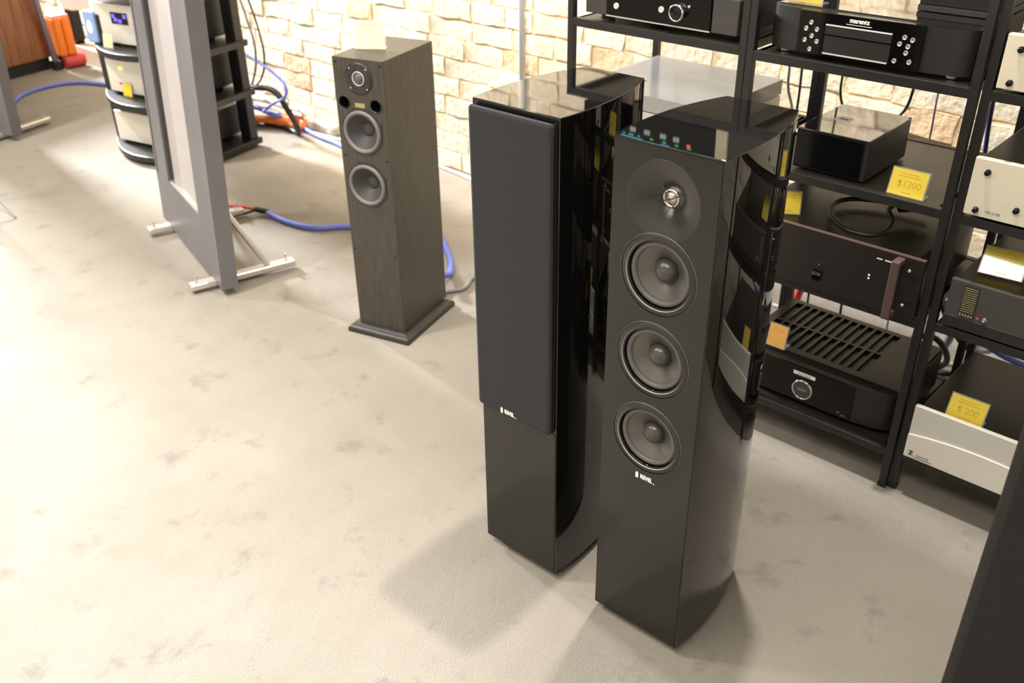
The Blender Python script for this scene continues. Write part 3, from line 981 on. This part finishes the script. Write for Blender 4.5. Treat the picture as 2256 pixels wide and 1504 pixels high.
price_tag('tag on top of the silver-rimmed knob receiver', (-1.178, 2.03, 1.0985), 0.0, 0.105, 0.055, 0.3, 'yellow', None)
price_tag('yellow tag on the left end of the disc player lid', (-1.000, 2.044, 1.1030), 0.0, 0.075, 0.055, 0.3, 'yellow', None)
price_tag('yellow tag standing on the brown power amplifier, seen edge-on', (-0.962, 2.022, 0.6178), 0.55, 0.060, 0.055, 0.25, 'yellow', None)
price_tag('orange tag at the left front of the vented amplifier', (-0.950, 2.040, 0.2380), 0.0, 0.050, 0.062, 0.2, 'orange', None)
price_tag('bright tag leaning on the dark grey amplifier, right rack', (-0.470, 2.055, 0.5963), 0.107, 0.086, 0.062, 0.62, 'brightcard', None)
price_tag('yellow tag standing on the silver-fronted amplifier', (-0.452, 2.005, 0.2480), 0.0, 0.080, 0.058, 0.42, 'yellow', '$ 200')
price_tag('yellow tag lying on the smoked turntable lid', (-1.500, 2.08, 0.8355), 0.0, 0.07, 0.045, 0, 'yellow', None, flat=True)
price_tag('white folded card standing on top of the left rack', (-1.140, 1.985, 1.30), 0.0, 0.03, 0.075, 0.05, 'pale', None)

# ================================================================ CURVED STAND WITH SILVER COMPONENTS
SA = 0.235
st = thing('media_stand', 'black three-shelf stand with bowed front edges between the panel speakers', 'stand', (-4.23, 2.13, 0), SA)
def bowed(z, th, name):
    pts = []
    for i in range(15):
        u = -0.33 + 0.66 * i / 14
        pts.append((u, -0.02 - 0.16 * (1 - (u / 0.33) ** 2)))
    pts += [(0.33, 0.30), (-0.33, 0.30)]
    return B().prism(pts, z - th, z).out(name, M['rack'], st, 0.004, ang=60)
for z in (0.045, 0.285, 0.515, 0.80):
    bowed(z, 0.030, 'shelf')
for x in (-0.320, 0.252):
    for y in (-0.028, 0.235):
        box('side_column', M['rack'], st, x, x + 0.066, y, y + 0.05, 0.045, 0.515 if y < 0 else 0.95, 0.004)
def stand_comp(label, name, z, h, y0=-0.065, x0=-0.235, x1=0.215, dp=0.345):
    t = thing(name, label, 'amplifier', (-4.23, 2.13, z), SA)
    box('case', M['comp'], t, x0 + 0.004, x1 - 0.004, y0 + 0.008, y0 + dp, 0.012, h - 0.002, 0.002)
    box('front_panel', M['silverhi'], t, x0, x1, y0, y0 + 0.010, 0.012, h, 0.002)
    for x in (x0 + 0.05, x1 - 0.05):
        for y in (y0 + 0.04, y0 + dp - 0.05):
            lathe('foot', M['rubber'], t, [(0.02, 0.0), (0.02, 0.012)], (x, y, 0), 'z', 16)
    return t
t = stand_comp('silver component with violet display on the top stand shelf', 'silver_component', 0.515, 0.185)
ds = box('display', M['compgloss'], t, -0.125, -0.020, -0.068, -0.064, 0.100, 0.150)
for x, z in ((-0.118, 0.132), (-0.105, 0.117), (-0.078, 0.112), (-0.045, 0.134)):
    box('display_segment', M['violet'], ds, x, x + 0.020, -0.0695, -0.0675, z - 0.006, z + 0.010)
t = stand_comp('silver component with green light on the middle stand shelf', 'silver_component', 0.285, 0.175)
box('light', M['limeled'], t, -0.150, -0.128, -0.068, -0.064, 0.120, 0.132)
for x in (-0.165, -0.125):
    box('button', M['redvinyl'], t, x, x + 0.018, -0.068, -0.064, 0.050, 0.058)
t = stand_comp('plain silver component on the bottom stand shelf', 'silver_component', 0.045, 0.155, x0=-0.255)
price_tag('pale tag hanging on the top shelf edge of the bowed stand', (-4.319, 1.985, 0.515), SA, 0.06, 0.060, 0.15, 'pale', None)
price_tag('yellow tag on the middle shelf edge of the bowed stand', (-4.317, 2.025, 0.285), SA, 0.055, 0.060, 0.15, 'yellow', None)
t = thing('small_device', 'pale blue upright device with a white oval, stand shelf end', 'device', (-4.470, 1.990, 0.515), SA)
box('case', M['bluebox'], t, -0.038, 0.038, 0.0, 0.05, 0.0, 0.145, 0.010)
lathe('oval', M['whiteglow'], t, [(0.016, 0.001), (0.014, 0.002), (0.0004, 0.0022)], (0, 0, 0), seg=24).matrix_local = Matrix.Translation((0.0, 0, 0.075)) @ Matrix.Diagonal((1, 1, 1.8, 1))
box('holder', M['rubber'], t, 0.036, 0.060, 0.01, 0.05, 0.0, 0.13, 0.004)

# ================================================================ FAR LEFT CORNER
t = thing('wooden_cabinet', 'walnut cabinet on a dark plinth in the far left corner', 'cabinet', (-6.268, 2.508, 0), math.radians(13.3))
box('body', M['wood'], t, -0.60, 0.0, -0.95, 0.0, 0.075, 1.0, 0.004)
box('plinth', M['rubber'], t, -0.58, -0.02, -0.93, -0.01, 0.0, 0.075)
t = thing('leaning_board', 'thin grey upright board beside the walnut cabinet, seen edge-on', 'board', (-6.205, 2.490, 0), 0.0)
b_ = B().box(-0.03, 0.0, 0.0, 0.030, 0.05, 1.0).out('board', M['panel'], t, 0.003)
b_.rotation_euler = (0.07, 0, 0)
B().box(-0.05, 0.01, -0.010, 0.040, 0.0, 0.055).out('foot', M['rubber'], t, 0.004)
t = thing('orange_case', 'orange ribbed case standing on a red base by the back wall', 'case', (-6.165, 2.535, 0), 0.0)
for y0, y1 in ((-0.012, 0.040), (0.042, 0.098)):
    box('slab', M['tolex'], t, -0.12, 0.0, y0, y1, 0.080, 0.315, 0.014)
    box('slab_top', M['pinktop'], t, -0.115, -0.004, y0 + 0.003, y1 - 0.003, 0.308, 0.332, 0.010)
B().rod((-0.035, 0.01, 0.042), (-0.035, 0.140, 0.042), 0.042, 20).out('base', M['redvinyl'], t, 0.008)
box('skid', M['rubber'], t, -0.13, -0.07, 0.0, 0.12, 0.0, 0.080)
t = thing('folded_chair', 'folded black chair standing against the back wall, far corner', 'chair', (-6.34, 2.70, 0), 0.0)
box('backrest', M['comp'], t, -0.01, 0.02, 0.0, 0.075, 0.12, 0.46, 0.012)
box('seat', M['comp'], t, -0.05, -0.015, 0.0, 0.075, 0.10, 0.40, 0.012)
for y in (0.006, 0.056):
    box('leg', M['comp'], t, -0.012, 0.004, y, y + 0.014, 0.0, 0.12)
cl = B()
cl.prism([(2.655, 0.52), (2.665, 0.335), (2.72, 0.315), (2.775, 0.31), (2.790, 0.20), (2.797, 0.135), (2.815, 0.19), (2.838, 0.30), (2.838, 0.52)], -0.012, 0.0, 'x')
cl.prism([(2.655, 0.508), (2.838, 0.508), (2.838, 0.52), (2.655, 0.52)], -0.10, 0.0, 'x')
c_ = cl.out('draped_cloth', M['linen'], None, 0.004)
c_.location = (-6.305, 0, 0)
tag(c_, 'white cloth with a pointed tail hung over the folded black chair', 'cloth')
t = thing('wire_stand', 'thin metal stand leg at the left edge of the carpet', 'stand', (-4.25, 1.22, 0))
B().rod((0.25, 0.066, 0.004), (-0.02, 0.02, 0.16), 0.004).out('leg', M['greycable'], t)
B().rod((-0.22, 0.10, 0.004), (-0.02, 0.02, 0.16), 0.004).out('leg', M['greycable'], t)
B().rod((-0.05, -0.26, 0.004), (-0.02, 0.02, 0.16), 0.004).out('leg', M['greycable'], t)
B().rod((-0.02, 0.02, 0.15), (-0.02, 0.02, 0.95), 0.006).out('pole', M['greycable'], t)

# ================================================================ CLOSE DARK SPEAKER, BOTTOM RIGHT
t = thing('large_speaker', 'dark charcoal tower speaker cut off at the lower right corner', 'speaker', (-0.199, 1.204, 0), 0.02)
box('cabinet', M['comp'], t, 0.0, 0.27, 0.0, 0.33, 0.012, 1.02, 0.003)
box('grille', M['cloth2'], t, 0.016, 0.254, -0.012, 0.0, 0.03, 1.0, 0.003)
for x in (0.03, 0.24):
    for y in (0.03, 0.3):
        lathe('foot', M['rubber'], t, [(0.012, 0.0), (0.012, 0.012)], (x, y, 0), 'z', 12, True)

# ================================================================ WALL ITEMS AND CABLES
t = tag(B().rod((-2.573, WY - 0.020, 0.0), (-2.573, WY - 0.020, 2.2), 0.0125, 12).out('conduit_pipe', M['conduit'], None, smooth=True), 'grey conduit pipe running up the brick wall', 'pipe')
s_ = B().box(-4.02, -3.80, 2.790, 2.845, 0.0, 0.055)
o = s_.out('rubble_stone', M['stone'], None, 0.015, seg=3)
tag(o, 'loose grey stone lying at the foot of the brick wall', 'stone')

def cable(name, label, pts, r, m, z=None):
    o = tube(name, [(p[0], p[1], (p[2] if len(p) > 2 else r + 0.001)) for p in pts], r, M[m])
    tag(o, label, 'cable')
    return o
cable('speaker_cable', 'blue cable crossing the carpet to the bowed stand, far left', [(-5.30, 1.86), (-5.52, 1.92), (-5.721, 2.033), (-5.798, 2.124), (-5.837, 2.277), (-5.80, 2.398), (-5.631, 2.499), (-5.2, 2.62), (-4.7, 2.64)], 0.011, 'bluecable')
cable('speaker_cable', 'blue cable along the wall passing behind the ash speaker', [(-4.35, 2.72), (-4.183, 2.79), (-3.861, 2.739), (-3.683, 2.727), (-3.1, 2.60), (-2.6, 2.35), (-2.25, 2.10), (-2.19, 1.99, .06)], 0.012, 'bluecable')
t = thing('panel_speaker_cable', 'blue cable with red and black tails behind the panel speaker', 'cable', (0, 0, 0))
tube('sleeve', [(-3.215, 1.985, 0.018), (-3.061, 1.989, 0.013), (-2.937, 2.03, 0.013), (-2.858, 2.116, 0.013), (-2.70, 2.16, 0.013), (-2.45, 2.10, 0.013), (-2.27, 2.00, 0.03)], 0.011, M['bluecable'], t)
B().rod((-3.268, 1.965, 0.024), (-3.210, 1.988, 0.020), 0.012, 10).out('connector', M['rubber'], t, 0.002)
tube('red_tail', [(-3.262, 1.966, 0.026), (-3.31, 1.93, 0.034), (-3.36, 1.87, 0.05), (-3.36, 1.80, 0.12)], 0.006, M['redcable'], t)
tube('black_tail', [(-3.262, 1.962, 0.022), (-3.29, 1.905, 0.012), (-3.31, 1.85, 0.012), (-3.30, 1.78, 0.06)], 0.0055, M['blackcable'], t)
cable('thin_cable', 'grey cable on the carpet between ash and grille-fronted speakers', [(-2.10, 1.92, 0.03), (-2.158, 1.988), (-2.131, 2.044), (-2.162, 2.143), (-2.0, 2.3), (-1.7, 2.35)], 0.007, 'greycable')
cable('thin_cable', 'white cable lying along the foot of the brick wall', [(-4.25, 2.80), (-3.95, 2.77), (-3.6, 2.80), (-3.177, 2.845), (-3.038, 2.84), (-2.867, 2.82), (-2.5, 2.75), (-2.2, 2.70)], 0.007, 'whitecable')
def W2(pts, y=2.6):
    return [(x, y, z) for x, z in pts]
cable('hanging_cable', 'pale cable hanging down the wall, nearest the stand', W2([(-4.22, .78), (-4.153, .652), (-4.115, .55), (-4.09, .474), (-4.10, .362), (-4.167, .24)]), 0.006, 'greycable')
cable('hanging_cable', 'dark cable hanging down the wall in a bow', W2([(-4.19, .80), (-4.10, .62), (-4.06, .50), (-4.05, .40), (-4.09, .30), (-4.167, .23)], 2.62), 0.005, 'blackcable')
cable('hanging_cable', 'blue-grey cable bending out from behind the stand', W2([(-4.30, .44), (-4.167, .394), (-4.05, .365), (-3.952, .335), (-3.870, .28), (-3.90, .23), (-3.985, .19), (-4.10, .12)], 2.6), 0.007, 'bluecable')
cable('hanging_cable', 'thick black cable arching down to the floor behind the stand', [(-4.25, 2.55, .23), (-4.152, 2.6, .235), (-3.997, 2.62, .234), (-3.93, 2.62, .18), (-3.92, 2.66, .08), (-3.97, 2.70, .016), (-4.10, 2.72, .015), (-4.25, 2.70, .015)], 0.015, 'blackcable')
cable('extension_cord', 'orange extension cord lying in front of the wall heap', [(-4.33, 2.66, .02), (-4.26, 2.70, .03), (-4.20, 2.74, .04), (-4.12, 2.77, .035), (-4.06, 2.80, .03), (-4.02, 2.76, .02), (-4.10, 2.73, .03), (-4.22, 2.68, .04), (-4.34, 2.62, .03)], 0.020, 'orangecable')
cable('extension_cord', 'orange extension cord coiled behind the stand foot', [(-4.55, 2.50, .02), (-4.42, 2.58, .03), (-4.33, 2.62, .05), (-4.40, 2.68, .03), (-4.52, 2.60, .02)], 0.018, 'orangecable')
cable('thin_cable', 'white cable in the heap behind the stand', [(-4.5, 2.55, .10), (-4.38, 2.62, .14), (-4.25, 2.70, .13), (-4.12, 2.76, .10), (-4.02, 2.78, .09), (-4.15, 2.79, .06)], 0.013, 'whitecable')
cable('thin_cable', 'blue cable in the heap behind the stand', [(-4.6, 2.50, .09), (-4.42, 2.60, .10), (-4.28, 2.68, .09), (-4.15, 2.70, .07), (-4.22, 2.76, .05)], 0.014, 'bluecable')
cable('thin_cable', 'black cable in the heap behind the stand', [(-4.55, 2.52, .15), (-4.42, 2.56, .10), (-4.38, 2.60, .05), (-4.46, 2.58, .02), (-4.6, 2.5, .015)], 0.011, 'blackcable')
# behind the racks
def W3c(pts, y=2.55):
    return [(x, y, z) for x, z in pts]
cable('hanging_cable', 'thin black cable behind the compact glass-fronted box', W3c([(-1.11, 1.05), (-1.107, .823), (-1.105, .773), (-1.08, .70), (-1.10, .45), (-1.10, .01)]), 0.0038, 'blackcable')
cable('hanging_cable', 'thin grey cable beside the turntable lid', W3c([(-1.28, 1.05), (-1.268, .821), (-1.263, .757), (-1.243, .701), (-1.24, .45), (-1.24, .01)]), 0.0042, 'greycable')
cable('hanging_cable', 'thin black cable left of the middle rack rear post', W3c([(-1.235, 1.05), (-1.229, .821), (-1.227, .711), (-1.24, .45), (-1.24, .01)]), 0.0038, 'blackcable')
cable('hanging_cable', 'black cable slanting behind the compact box', W3c([(-.90, 1.05), (-.908, .821), (-.918, .765), (-.945, .72), (-.99, .45), (-.99, .01)]), 0.0042, 'blackcable')
cable('hanging_cable', 'thin cable behind the yellow tag shelf', W3c([(-.838, 1.05), (-.843, .821), (-.84, .706), (-.845, .45), (-.845, .01)]), 0.0028, 'greycable')
cable('hanging_cable', 'dark blue cable behind the right rack', W3c([(-.70, 1.0), (-.690, .80), (-.680, .66), (-.70, .4), (-.72, .012)], 2.5), 0.006, 'navycable')
cable('thin_cable', 'grey cable lying on the floor behind the vented amplifier', [(-1.25, 2.62, .02), (-1.05, 2.64, .02), (-.85, 2.60, .02), (-.6, 2.65, .02)], 0.008, 'whitecable')
cable('thin_cable', 'black cable arching behind the vented amplifier', [(-1.30, 2.55, .30), (-1.20, 2.56, .25), (-1.10, 2.56, .30), (-1.0, 2.56, .36)], 0.008, 'blackcable')
B_ = tag(B().rod((-1.165, 2.57, 0.02), (-1.125, 2.60, 0.26), 0.014, 10).out('red_plug', M['redcable'], None, 0.003), 'red plug among the cables behind the vented amplifier', 'plug')
cable('thin_cable', 'blue cable low behind the silver-fronted amplifier', [(-.72, 2.50, .30), (-.60, 2.52, .20), (-.48, 2.52, .16), (-.35, 2.50, .18), (-.2, 2.5, .22)], 0.009, 'bluecable')
cable('thin_cable', 'white cable low behind the silver-fronted amplifier', [(-.70, 2.56, .26), (-.58, 2.56, .14), (-.50, 2.57, .22), (-.40, 2.57, .12), (-.28, 2.56, .2)], 0.012, 'whitecable')
cable('thin_cable', 'black cable drooping behind the silver-fronted amplifier', [(-.75, 2.47, .38), (-.64, 2.49, .20), (-.56, 2.49, .12), (-.66, 2.49, .06)], 0.008, 'blackcable')

cable('thin_cable', 'black cable coil on the floor between the two right racks', [(-.80, 2.46, .05), (-.72, 2.50, .16), (-.66, 2.54, .10), (-.70, 2.58, .02), (-.80, 2.55, .015)], 0.009, 'blackcable')
cable('thin_cable', 'grey cable rising behind the right racks', [(-.74, 2.60, .015), (-.68, 2.60, .12), (-.70, 2.60, .26), (-.62, 2.60, .40)], 0.012, 'greycable')
cable('thin_cable', 'navy cable bundle slanting behind the silver-fronted amplifier', [(-.64, 2.46, .34), (-.52, 2.47, .27), (-.40, 2.47, .235), (-.22, 2.46, .22)], 0.010, 'navycable')
